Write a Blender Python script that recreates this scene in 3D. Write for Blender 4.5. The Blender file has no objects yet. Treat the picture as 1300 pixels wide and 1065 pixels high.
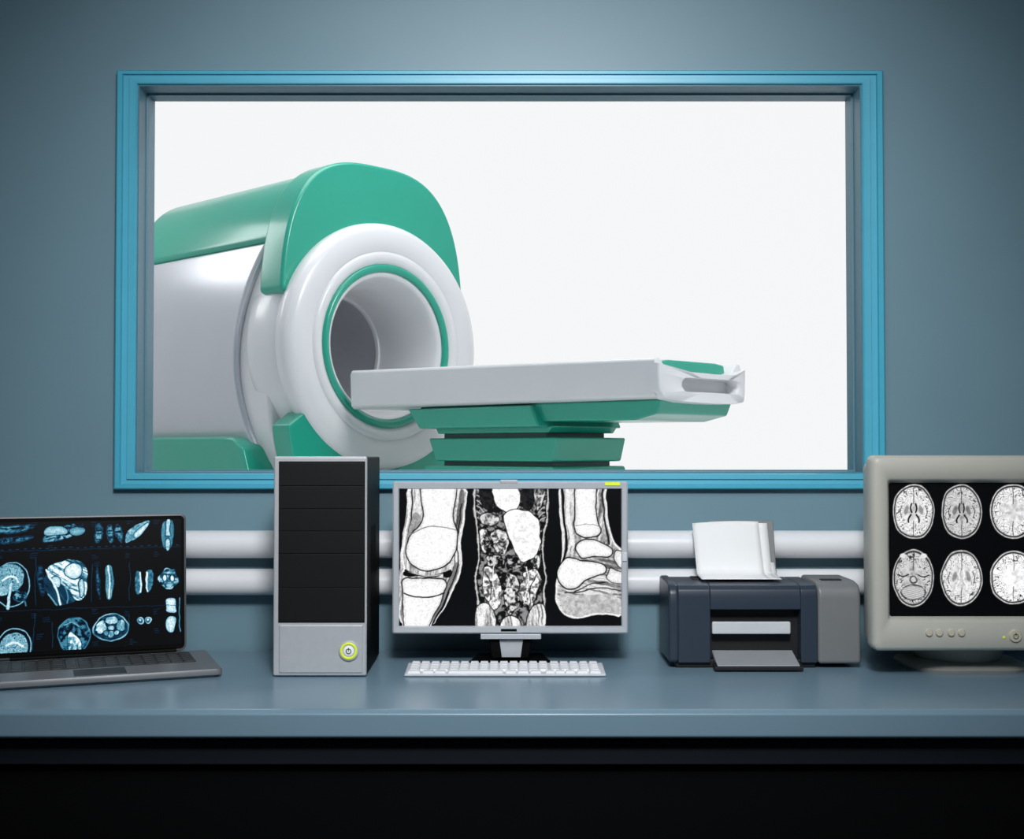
import bpy, math, random
import numpy as np
from mathutils import Vector
random.seed(3)
SC = bpy.context.scene
COL = SC.collection
try:
    SC.view_settings.view_transform = 'Standard'
    SC.view_settings.look = 'None'
except Exception:
    pass

# ------------------------------------------------------------------ materials
def s2l(c):
    c = c / 255.0
    return c / 12.92 if c <= 0.04045 else ((c + 0.055) / 1.055) ** 2.4

def mat(name, rgb, rough=0.5, metal=0.0, var=0.04, scale=30.0, spec=0.5, emis=0.0, bump=0.0, coat=0.0, basedim=1.0):
    m = bpy.data.materials.new(name)
    m.use_nodes = True
    nt = m.node_tree
    b = nt.nodes["Principled BSDF"]
    c = [s2l(v) for v in rgb]
    tc = nt.nodes.new("ShaderNodeTexCoord")
    nz = nt.nodes.new("ShaderNodeTexNoise")
    nz.inputs["Scale"].default_value = scale
    nz.inputs["Detail"].default_value = 4
    rp = nt.nodes.new("ShaderNodeValToRGB")
    rp.color_ramp.elements[0].position = 0.3
    rp.color_ramp.elements[1].position = 0.7
    rp.color_ramp.elements[0].color = (c[0]*(1-var), c[1]*(1-var), c[2]*(1-var), 1)
    rp.color_ramp.elements[1].color = (min(1, c[0]*(1+var)), min(1, c[1]*(1+var)), min(1, c[2]*(1+var)), 1)
    nt.links.new(tc.outputs["Object"], nz.inputs["Vector"])
    nt.links.new(nz.outputs["Fac"], rp.inputs["Fac"])
    if basedim == 1.0:
        nt.links.new(rp.outputs["Color"], b.inputs["Base Color"])
    else:
        b.inputs["Base Color"].default_value = (basedim, basedim, basedim, 1)
    b.inputs["Roughness"].default_value = rough
    b.inputs["Metallic"].default_value = metal
    b.inputs["Specular IOR Level"].default_value = spec
    if coat:
        b.inputs["Coat Weight"].default_value = coat
        b.inputs["Coat Roughness"].default_value = 0.15
    if emis:
        nt.links.new(rp.outputs["Color"], b.inputs["Emission Color"])
        b.inputs["Emission Strength"].default_value = emis
    if bump:
        bp = nt.nodes.new("ShaderNodeBump")
        bp.inputs["Strength"].default_value = bump
        bp.inputs["Distance"].default_value = 0.002
        nt.links.new(nz.outputs["Fac"], bp.inputs["Height"])
        nt.links.new(bp.outputs["Normal"], b.inputs["Normal"])
    return m

M = {}
M['wall'] = mat("wall_paint_blue_grey", (116, 148, 162), 0.45, var=0.02, scale=6, bump=0.04)
M['ceil'] = mat("ceiling_paint", (90, 110, 122), 0.8)
M['floor'] = mat("floor_dark_vinyl", (30, 34, 38), 0.6)
M['frame'] = mat("window_frame_cyan_paint", (80, 180, 208), 0.35, var=0.02)
M['reveal'] = mat("window_reveal_paint", (82, 128, 146), 0.4, var=0.03)
M['exam'] = mat("exam_room_white", (222, 223, 225), 0.9, var=0.005)
M['examglow'] = mat("exam_room_white_wall_emissive", (250, 251, 252), 0.9, var=0.003, scale=0.3, emis=0.94, basedim=0.03, spec=0.0)  # plain white wall given emission so it looks brightly lit
M['green'] = mat("scanner_green_plastic", (36, 162, 138), 0.28, var=0.02, scale=3, coat=0.4)
M['white'] = mat("scanner_white_plastic", (228, 229, 232), 0.28, var=0.01, scale=3, coat=0.3)
M['silverside'] = mat("scanner_pearl_side", (204, 206, 212), 0.30, metal=0.5, var=0.015, scale=3)
M['bore'] = mat("scanner_bore_grey", (182, 184, 190), 0.4, metal=0.1, var=0.02)
M['neckgrey'] = mat("table_neck_grey", (62, 88, 88), 0.5)
M['slot'] = mat("dark_slot", (70, 72, 74), 0.6)
M['desk'] = mat("desk_laminate_blue_grey", (118, 145, 162), 0.28, var=0.012, scale=12)
M['deskdark'] = mat("desk_front_black", (6, 7, 8), 0.8, spec=0.1)
M['deskrail'] = mat("desk_rail_dark", (26, 31, 37), 0.5, spec=0.2)
M['pipe'] = mat("pipe_white_enamel", (240, 242, 246), 0.3, var=0.01)
M['black'] = mat("black_plastic", (7, 7, 8), 0.55, var=0.05, spec=0.08)
M['blackmatte'] = mat("black_bay_plastic", (17, 18, 19), 0.5, var=0.05, spec=0.25)
M['silver'] = mat("silver_brushed", (194, 196, 200), 0.36, metal=0.25, var=0.03, scale=60)
M['silverd'] = mat("silver_bezel", (188, 192, 198), 0.36, metal=0.1, var=0.02, scale=60)
M['lime'] = mat("lime_plastic", (214, 232, 30), 0.4, emis=0.25)
M['keys'] = mat("keycap_white", (236, 238, 242), 0.45, var=0.01)
M['keybase'] = mat("keyboard_base_grey", (200, 204, 210), 0.45)
M['lapgrey'] = mat("laptop_graphite", (92, 95, 100), 0.4, metal=0.1)
M['lapbody'] = mat("laptop_deck_grey", (116, 119, 124), 0.4, metal=0.1)
M['lapkeys'] = mat("laptop_keys_black", (40, 42, 46), 0.5)
M['prblue'] = mat("printer_slate_blue", (48, 58, 72), 0.36, var=0.03)
M['prdark'] = mat("printer_recess_black", (12, 14, 18), 0.6)
M['prgrey'] = mat("printer_grey", (122, 124, 125), 0.38, var=0.02)
M['prwhite'] = mat("printer_light_panel", (208, 210, 214), 0.45)
M['prtray'] = mat("printer_tray_grey", (156, 160, 166), 0.45)
M['paper'] = mat("paper_white", (244, 245, 246), 0.8, var=0.008)
M['crt'] = mat("monitor_beige_grey", (190, 188, 178), 0.45, var=0.015)
M['crtbtn'] = mat("monitor_button_cream", (206, 198, 178), 0.4)
M['crtdark'] = mat("monitor_dark_seam", (60, 60, 58), 0.6)
M['crtfoot'] = mat("monitor_foot_shaded", (150, 150, 144), 0.5, var=0.02)  # monitor colour darkened to hold the shade under the housing

def screen_mat(name, strength=1.0):
    m = bpy.data.materials.new(name)
    m.use_nodes = True
    nt = m.node_tree
    b = nt.nodes["Principled BSDF"]
    a = nt.nodes.new("ShaderNodeAttribute")
    a.attribute_name = "scan"
    b.inputs["Base Color"].default_value = (0.004, 0.004, 0.005, 1)
    b.inputs["Roughness"].default_value = 0.3
    b.inputs["Specular IOR Level"].default_value = 0.2
    nt.links.new(a.outputs["Color"], b.inputs["Emission Color"])
    b.inputs["Emission Strength"].default_value = strength
    return m
M['scr_mono'] = screen_mat("display_scan_monochrome", 1.05)
M['scr_blue'] = screen_mat("display_scan_cyan", 1.1)
M['scr_crt'] = screen_mat("display_scan_tube", 1.0)

# ------------------------------------------------------------------ mesh helpers
def thing(name, loc, rz=0.0, label="", cat="", group=None, kind=None):
    e = bpy.data.objects.new(name, None)
    e.empty_display_size = 0.05
    e.location = loc
    e.rotation_euler = (0, 0, rz)
    COL.objects.link(e)
    e["label"] = label
    e["category"] = cat
    if group: e["group"] = group
    return e

def mobj(name, verts, faces, material, parent=None, bevel=0.0, seg=3, smooth=True, label=None, angle=30, wn=True):
    me = bpy.data.meshes.new(name)
    me.from_pydata([tuple(v) for v in verts], [], faces)
    me.validate()
    import bmesh
    bm = bmesh.new(); bm.from_mesh(me)
    bmesh.ops.recalc_face_normals(bm, faces=bm.faces)
    bm.to_mesh(me); bm.free()
    if smooth:
        for p in me.polygons: p.use_smooth = True
        if not bevel:
            me.set_sharp_from_angle(angle=math.radians(angle))
    me.materials.append(material)
    o = bpy.data.objects.new(name, me)
    COL.objects.link(o)
    if parent: o.parent = parent
    if bevel:
        b = o.modifiers.new("bevel", 'BEVEL')
        b.width = bevel; b.segments = seg; b.limit_method = 'ANGLE'; b.angle_limit = math.radians(angle)
        if wn:
            w = o.modifiers.new("wn", 'WEIGHTED_NORMAL'); w.keep_sharp = True
    if label: o["label"] = label
    return o

def box(name, x0, x1, y0, y1, z0, z1, material, parent=None, bevel=0.002, seg=3, label=None):
    v = [(x0,y0,z0),(x1,y0,z0),(x1,y1,z0),(x0,y1,z0),(x0,y0,z1),(x1,y0,z1),(x1,y1,z1),(x0,y1,z1)]
    f = [(0,3,2,1),(4,5,6,7),(0,1,5,4),(1,2,6,5),(2,3,7,6),(3,0,4,7)]
    return mobj(name, v, f, material, parent, bevel, seg, label=label)

def prism(name, poly, axis, a0, a1, material, parent=None, bevel=0.002, seg=3, angle=30, label=None):
    """extrude a 2-D polygon along axis ('x': poly=(y,z); 'y': poly=(x,z); 'z': poly=(x,y))"""
    def mk(p, a):
        if axis == 'x': return (a, p[0], p[1])
        if axis == 'y': return (p[0], a, p[1])
        return (p[0], p[1], a)
    n = len(poly)
    v = [mk(p, a0) for p in poly] + [mk(p, a1) for p in poly]
    f = [tuple(range(n)), tuple(range(2*n-1, n-1, -1))]
    for i in range(n):
        j = (i+1) % n
        f.append((i, j, n+j, n+i))
    return mobj(name, v, f, material, parent, bevel, seg, angle=angle, label=label)

def loft(name, loops, material, parent=None, cap=True, ring=False, bevel=0.0, seg=3, angle=30, label=None):
    n = len(loops[0]); v = []; f = []
    for L in loops: v += list(L)
    k = len(loops)
    for a in range(k if ring else k-1):
        b = (a+1) % k
        for i in range(n):
            j = (i+1) % n
            f.append((a*n+i, a*n+j, b*n+j, b*n+i))
    if cap and not ring:
        f.append(tuple(range(n))); f.append(tuple(range(k*n-1, (k-1)*n-1, -1)))
    return mobj(name, v, f, material, parent, bevel, seg, angle=angle, label=label)

def rrect(x0, x1, z0, z1, r, y, n=6):
    pts = []
    if r <= 0:
        return [(x0,y,z0),(x1,y,z0),(x1,y,z1),(x0,y,z1)]
    for cx, cz, a0 in ((x1-r, z0+r, -90), (x1-r, z1-r, 0), (x0+r, z1-r, 90), (x0+r, z0+r, 180)):
        for i in range(n+1):
            a = math.radians(a0 + 90*i/n)
            pts.append((cx + r*math.cos(a), y, cz + r*math.sin(a)))
    return pts

def lathe(name, prof, centre, axis, material, parent=None, n=96, closed=False, angle=35, label=None):
    """prof list of (r, a) a along axis."""
    v = []; f = []
    k = len(prof)
    for (r, a) in prof:
        for i in range(n):
            t = 2*math.pi*i/n
            c, s = r*math.cos(t), r*math.sin(t)
            if axis == 'x': p = (a, c, s)
            elif axis == 'y': p = (c, a, s)
            else: p = (c, s, a)
            v.append((p[0]+centre[0], p[1]+centre[1], p[2]+centre[2]))
    for a in range(k if closed else k-1):
        b = (a+1) % k
        for i in range(n):
            j = (i+1) % n
            f.append((a*n+i, a*n+j, b*n+j, b*n+i))
    if not closed:
        f.append(tuple(range(n))); f.append(tuple(range(k*n-1, (k-1)*n-1, -1)))
    return mobj(name, v, f, material, parent, 0, angle=angle, label=label)

def structure(o):
    o["kind"] = "structure"
    return o

# ------------------------------------------------------------------ camera
F = 1600.0
EYE = 1.213
PITCH = math.atan(37.5 / F)
cd = bpy.data.cameras.new("camera")
cd.sensor_fit = 'HORIZONTAL'
cd.sensor_width = 36.0
cd.lens = F / 1300.0 * 36.0
cam = bpy.data.objects.new("camera", cd)
cam.location = (0, 0, EYE)
cam.rotation_euler = (math.pi/2 + PITCH, 0, 0)
COL.objects.link(cam)
SC.camera = cam

# ------------------------------------------------------------------ room shell
WALL = 2.93
X0, X1 = -1.9, 1.9
wx0, wx1, wz0, wz1 = -0.872, 0.814, 1.157, 2.062    # window opening
def wall_with_hole(name, x0, x1, z0, z1, hx0, hx1, hz0, hz1, y0, y1, m):
    a = [(x0,z0),(x1,z0),(x1,z1),(x0,z1)]
    h = [(hx0,hz0),(hx1,hz0),(hx1,hz1),(hx0,hz1)]
    v = [(p[0],y0,p[1]) for p in a+h] + [(p[0],y1,p[1]) for p in a+h]
    f = []
    for i in range(4):
        j = (i+1) % 4
        f.append((i, j, 4+j, 4+i))
        f.append((8+i, 12+i, 12+j, 8+j))
        f.append((i, 8+i, 8+j, j))
        f.append((4+i, 4+j, 12+j, 12+i))
    return mobj(name, v, f, m, None, 0, smooth=False)
structure(wall_with_hole("wall_north", -3.7, 3.7, 0, 4.7, wx0, wx1, wz0, wz1, WALL, WALL+0.12, M['wall']))
structure(box("wall_west", X0-0.1, X0, -1.6, WALL, 0, 2.7, M['wall'], bevel=0))
structure(box("wall_east", X1, X1+0.1, -1.6, WALL, 0, 2.7, M['wall'], bevel=0))
structure(box("wall_south", X0-0.1, X1+0.1, -1.7, -1.6, 0, 2.7, M['wall'], bevel=0))
structure(box("floor", X0-0.1, X1+0.1, -1.7, WALL, -0.1, 0, M['floor'], bevel=0))
structure(box("ceiling", X0-0.1, X1+0.1, -1.7, WALL, 2.7, 2.8, M['ceil'], bevel=0))
# exam room behind the window
EX = 3.7; EY0 = WALL+0.12; EY1 = 11.2; FZ = 0.80
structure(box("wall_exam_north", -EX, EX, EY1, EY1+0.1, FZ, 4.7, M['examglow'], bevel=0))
structure(box("wall_exam_west", -EX-0.1, -EX, EY0, EY1+0.1, FZ, 4.7, M['exam'], bevel=0))
structure(box("wall_exam_east", EX, EX+0.1, EY0, EY1+0.1, FZ, 4.7, M['exam'], bevel=0))
structure(box("floor_exam", -EX-0.1, EX+0.1, EY0, EY1+0.1, FZ-0.1, FZ, M['exam'], bevel=0))
structure(box("ceiling_exam", -EX-0.1, EX+0.1, EY0, EY1+0.1, 4.7, 4.8, M['exam'], bevel=0))

# window frame moulding + reveal
ox0, ox1, oz0, oz1 = -0.919, 0.863, 1.120, 2.093
ix0, ix1, iz0, iz1 = wx0, wx1, wz0, wz1
def fr(k, y):
    return [(ox0+(ix0-ox0)*k, y, oz0+(iz0-oz0)*k), (ox1+(ix1-ox1)*k, y, oz0+(iz0-oz0)*k),
            (ox1+(ix1-ox1)*k, y, oz1+(iz1-oz1)*k), (ox0+(ix0-ox0)*k, y, oz1+(iz1-oz1)*k)]
W = WALL
loops = [fr(0, W), fr(0, W-0.020), fr(0.08, W-0.024), fr(0.30, W-0.024), fr(0.34, W-0.017), fr(0.60, W-0.015),
         fr(0.64, W-0.020), fr(0.94, W-0.018), fr(1.0, W-0.014), fr(1.0, W)]
structure(loft("window_1", loops, M['frame'], ring=True, angle=20))
def rv(d, y):
    return [(ix0+d, y, iz0+d), (ix1-d, y, iz0+d), (ix1-d, y, iz1-d), (ix0+d, y, iz1-d)]
loops = [rv(0, W-0.010), rv(0.003, W-0.010), rv(0.003, W+0.050), rv(0.007, W+0.052), rv(0.007, W+0.064), rv(0.003, W+0.066), rv(0.003, W+0.12), rv(0.0, W+0.12)]
structure(loft("trim_1", loops, M['reveal'], ring=True, angle=20))

# ------------------------------------------------------------------ desk
DZ = 0.75
desk = thing("desk", (0, 2.25, 0), label="long blue-grey laminate desk along the wall under the window", cat="desk")
prof = [(-0.005, DZ-0.046), (0.002, DZ-0.052), (0.66, DZ-0.052), (0.66, DZ), (0.006, DZ), (-0.004, DZ-0.007)]
prism("desktop", [(p[0], p[1]) for p in prof], 'x', X0+0.002, X1-0.002, M['desk'], desk, bevel=0.003)
box("front_rail", X0+0.01, X1-0.01, 0.03, 0.06, DZ-0.105, DZ-0.058, M['deskrail'], desk, 0.003, label="dark rail below the desktop")
box("front_panel", X0+0.01, X1-0.01, 0.05, 0.08, 0.0, DZ-0.10, M['deskdark'], desk, 0.002, label="black front panel")

# ------------------------------------------------------------------ pipes
for k, (pz, r) in enumerate(((0.995, 0.0315), (0.909, 0.0300))):
    e = thing("wall_pipe", (0, 2.893, pz), label="white enamel pipe running along the wall above the desk", cat="pipe", group="wall pipes")
    lathe("pipe_tube", [(r, X0+0.001), (r, X1-0.001)], (0,0,0), 'x', M['pipe'], e, 48)
    for bx in (-1.45, 0.98, 1.45):
        lathe("pipe_clamp", [(r+0.003, -0.012), (r+0.005, -0.009), (r+0.005, 0.009), (r+0.003, 0.012)], (bx,0,0), 'x', M['silver'], e, 32)

# ------------------------------------------------------------------ MRI scanner
PHI = math.radians(46)
RZ = PHI - math.pi/2
HB = 1.063
mri = thing("mri_scanner", (-0.815, 8.0, FZ), RZ, "large white and green MRI scanner with open round bore", "MRI scanner")
def se(a, b, n=2.6, clip=None):
    def f(t):
        c, s = abs(math.cos(t)), abs(math.sin(t))
        r = ((c/a)**n + (s/b)**n) ** (-1/n)
        if clip and math.sin(t) < -0.05:
            r = min(r, clip/abs(math.sin(t)))
        return r
    return f
def sector(name, d0, d1, ns, rin, rout, u0, u1, material, parent, closed=False, bevel=0.02, seg=4, nl=1, angle=40, label=None):
    fu0 = u0 if callable(u0) else (lambda t: u0)
    fu1 = u1 if callable(u1) else (lambda t: u1)
    v = []; f = []
    cnt = ns if closed else ns+1
    per = 2*(nl+1)
    for i in range(cnt):
        t = math.radians(d0 + (d1-d0)*i/ns)
        ri, ro = rin(t), rout(t)
        A, B = fu0(t), fu1(t)
        for k in range(nl+1):
            u = A + (B-A)*k/nl
            v.append((u, ro*math.cos(t), HB + ro*math.sin(t)))
        for k in range(nl, -1, -1):
            u = A + (B-A)*k/nl
            v.append((u, ri*math.cos(t), HB + ri*math.sin(t)))
    for i in range(ns):
        j = (i+1) % cnt
        for k in range(per):
            l = (k+1) % per
            f.append((i*per+k, i*per+l, j*per+l, j*per+k))
    if not closed:
        f.append(tuple(range(per))); f.append(tuple(reversed(range(ns*per, ns*per+per))))
    return mobj(name, v, f, material, parent, bevel, seg, angle=angle, label=label)
const = lambda r: (lambda t: r)
body_r = se(0.715, 1.10, 3.0, 1.0)
sector("scanner_body", 0, 360, 120, const(0.43), body_r, -1.80, -0.24, M['white'], mri, closed=True, bevel=0.03)
cover_r = se(0.748, 1.130, 3.1)
sector("top_cover", 42, 138, 48, lambda t: cover_r(t)*0.9, cover_r, -1.86, -0.20, M['green'], mri, bevel=0.028, seg=5, label="green top cover")
hood_s = se(0.755, 1.165, 3.0)
def hood_r(t):
    return max(hood_s(t), 0.74)
sector("front_hood", 22, 158, 64, const(0.69), hood_r, -0.29, -0.055, M['green'], mri, bevel=0.024, seg=5, label="green arched front hood")
side_r = se(0.765, 1.125, 2.8, 1.02)
def edge(t):
    d = math.degrees(t) % 360
    if d > 270: d = 540 - d
    if d < 90: d = 180 - d
    k = max(0.0, 1-((d-188)/50.0)**2)
    return -0.25 - 0.28*k
for (d0, d1) in ((139, 236), (-56, 41)):
    sector("side_panel", d0, d1, 48, lambda t: side_r(t)*0.93, side_r, -1.85, edge, M['silverside'], mri, bevel=0.022, seg=4, label="pearl-grey curved side panel")
# flange and front ring
FW = 0.030
lathe("flange", [(0.52,-0.42),(0.745,-0.42),(0.768,-0.38),(0.775,-0.30),(0.775,-0.20),(0.768,-0.13),(0.755,-0.10),(0.73,-0.085),(0.52,-0.08)],
      (0,0,HB), 'x', M['white'], mri, 128, closed=True)
lathe("front_ring", [(r, u+FW) for r, u in [(0.48,-0.16),(0.752,-0.16),(0.762,-0.125),(0.778,-0.095),(0.785,-0.055),(0.780,-0.018),(0.762,0.008),(0.728,0.023),(0.68,0.028),
       (0.610,0.026),(0.598,0.018),(0.590,0.026),(0.578,0.032),(0.548,0.030),(0.530,0.018),(0.510,0.004),(0.495,-0.01),(0.48,-0.03)]], (0,0,HB), 'x', M['white'], mri, 128, closed=True)
tor = [(0.496+0.026*math.cos(a), FW+0.008+0.022*math.sin(a)) for a in [2*math.pi*i/16 for i in range(16)]]
lathe("bore_trim", tor, (0,0,HB), 'x', M['green'], mri, 128, closed=True, angle=80, label="green ring round the bore")
lathe("bore_funnel", [(0.486,0.0),(0.474,0.030),(0.460,0.034),(0.446,0.026),(0.436,0.008),(0.424,-0.03),(0.408,-0.09),(0.390,-0.17),(0.376,-0.26),(0.368,-0.36),(0.362,-0.48),(0.49,-0.48)],
      (0,0,HB), 'x', M['white'], mri, 128, closed=True, label="white rounded bore lip")
lathe("bore_rim", [(0.372,-0.50),(0.350,-0.50),(0.346,-0.485),(0.350,-0.47),(0.372,-0.47)], (0,0,HB), 'x', M['white'], mri, 128, closed=True)
lathe("bore_liner", [(0.362,-0.475),(0.360,-0.72),(0.360,-1.80),(0.44,-1.80),(0.44,-0.475)], (0,0,HB), 'x', M['bore'], mri, 128, closed=True, label="grey tunnel lining")
# feet
foot_r = se(0.770, 1.14, 3.2, 1.06)
for (d0, d1) in ((214, 262), (278, 326)):
    sector("front_foot", d0, d1, 24, lambda t: 0.755, lambda t: max(foot_r(t), 0.79), -0.15, 0.02, M['green'], mri, bevel=0.014, seg=4, label="green front foot")
for sgn in (-1, 1):
    poly = [(-1.84, 0.0), (-0.26, 0.0), (-0.28, 0.22), (-0.36, 0.42), (-0.46, 0.480), (-0.56, 0.49), (-1.84, 0.49)]
    ya, yb = (-0.82, -0.58) if sgn < 0 else (0.58, 0.82)
    v = prism("side_foot", poly, 'y', ya, yb, M['green'], mri, bevel=0.02, seg=4, label="green side foot")

# ------------------------------------------------------------------ patient table
tab = thing("patient_table", (-0.815, 8.0, FZ), RZ, "white patient table on green stepped pedestal docked to the scanner", "patient table")
U0, U1 = 0.12, 2.44
def slope(o):
    for v in o.data.vertices:
        k = min(1.0, max(0.0, (v.co.z-0.655)/0.2))
        v.co.z += k*(0.012 - 0.036*(v.co.x-U0)/(U1-U0))
    return o
cs = [(-0.370,0.855),(-0.355,0.878),(-0.325,0.878),(-0.28,0.83),(-0.2,0.80),(0,0.79),(0.2,0.80),(0.28,0.83),(0.325,0.878),(0.355,0.878),(0.370,0.855),(0.362,0.672),(0.34,0.655),(-0.34,0.655),(-0.362,0.672)]
slope(prism("table_tray", cs, 'x', U0, U1, M['white'], tab, bevel=0.008, seg=3, angle=50))
def resample(poly, c, n):
    out = []
    for i in range(n):
        a = 2*math.pi*i/n
        dx, dz = math.cos(a), math.sin(a)
        best = None
        for k in range(len(poly)):
            p, q = poly[k], poly[(k+1) % len(poly)]
            ex, ez = q[0]-p[0], q[1]-p[1]
            den = dx*ez - dz*ex
            if abs(den) < 1e-9: continue
            t = ((p[0]-c[0])*ez - (p[1]-c[1])*ex)/den
            s = ((p[0]-c[0])*dz - (p[1]-c[1])*dx)/den
            if t > 0 and -1e-6 <= s <= 1+1e-6:
                if best is None or t < best: best = t
        out.append((c[0]+dx*best, c[1]+dz*best))
    return out
endp = [(-0.370,0.870),(-0.335,0.868),(-0.29,0.848),(-0.25,0.822),(-0.2,0.808),(0,0.802),(0.2,0.808),(0.27,0.822),(0.32,0.848),(0.355,0.868),(0.37,0.868),
        (0.372,0.80),(0.366,0.70),(0.34,0.655),(0.2,0.640),(0,0.636),(-0.2,0.640),(-0.34,0.655),(-0.366,0.70),(-0.372,0.80)]
slot = []
for i in range(17):
    a = math.radians(-90 + 180*i/16); slot.append((0.20+0.035*math.cos(a), 0.737+0.038*math.sin(a)))
for i in range(17):
    a = math.radians(90 + 180*i/16); slot.append((-0.20+0.035*math.cos(a), 0.737+0.038*math.sin(a)))
for i, (a, b) in enumerate(slot):
    slot[i] = (a, b - 0.008*math.cos(a/0.2*1.2))
cc = (0, 0.73)
N = 160
OP = resample(endp, cc, N); SP = resample(slot, cc, N)
def sh(P, k, u):
    return [(u, cc[0]+(p[0]-cc[0])*k, cc[1]+(p[1]-cc[1])*k) for p in P]
def bulge(P, u, k=1.0):
    return [(u+0.075*(1-(p[0]/0.38)**2), cc[0]+(p[0]-cc[0])*k, cc[1]+(p[1]-cc[1])*k) for p in P]
slope(loft("table_end", [sh(OP,1,U1-0.02), bulge(OP,U1+0.012,1.0), bulge(OP,U1+0.020,0.99), bulge(OP,U1+0.024,0.975), bulge(SP,U1+0.023,1.05), bulge(SP,U1+0.016,1.0), sh(SP,1,U1-0.02)],
     M['white'], tab, ring=True, angle=60, label="white end piece with handle slot"))
box("handle_recess", U1-0.035, U1-0.015, -0.25, 0.25, 0.68, 0.775, M['slot'], tab, 0.002, label="shadowed grey handle recess")
slope(prism("table_pad", [(-0.26,0.815),(-0.25,0.868),(-0.2,0.876),(0.2,0.876),(0.27,0.868),(0.28,0.815),(0,0.80)], 'x', 1.15, U1-0.04, M['green'], tab, bevel=0.008, label="green table pad"))
prism("rail_slab", [(0.68,0.655),(0.68,0.60),(0.72,0.565),(2.26,0.555),(2.40,0.585),(2.43,0.655)], 'y', -0.30, 0.30, M['green'], tab, bevel=0.010, label="green slab under the table top")
prism("pedestal_slab", [(0.62,0.645),(0.72,0.53),(1.66,0.53),(1.60,0.645)], 'y', -0.345, 0.345, M['green'], tab, bevel=0.012, label="green pedestal slab")
prism("pedestal_step", [(0.78,0.535),(0.80,0.500),(1.66,0.500),(1.69,0.535)], 'y', -0.27, 0.27, M['green'], tab, bevel=0.006, label="green pedestal step")
box("pedestal_neck", 0.82, 1.62, -0.24, 0.24, 0.46, 0.51, M['neckgrey'], tab, 0.006, label="dark grey pedestal neck")
prism("pedestal_block", [(0.74,0.475),(0.80,0.345),(1.70,0.345),(1.735,0.475)], 'y', -0.29, 0.29, M['green'], tab, bevel=0.012, label="green pedestal block")
box("pedestal_neck", 0.82, 1.66, -0.24, 0.24, 0.31, 0.35, M['neckgrey'], tab, 0.006, label="dark grey pedestal neck")
prism("pedestal_base", [(0.66,0.0),(0.72,0.32),(1.72,0.32),(1.80,0.0)], 'y', -0.30, 0.30, M['green'], tab, bevel=0.012, label="green pedestal base")

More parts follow.
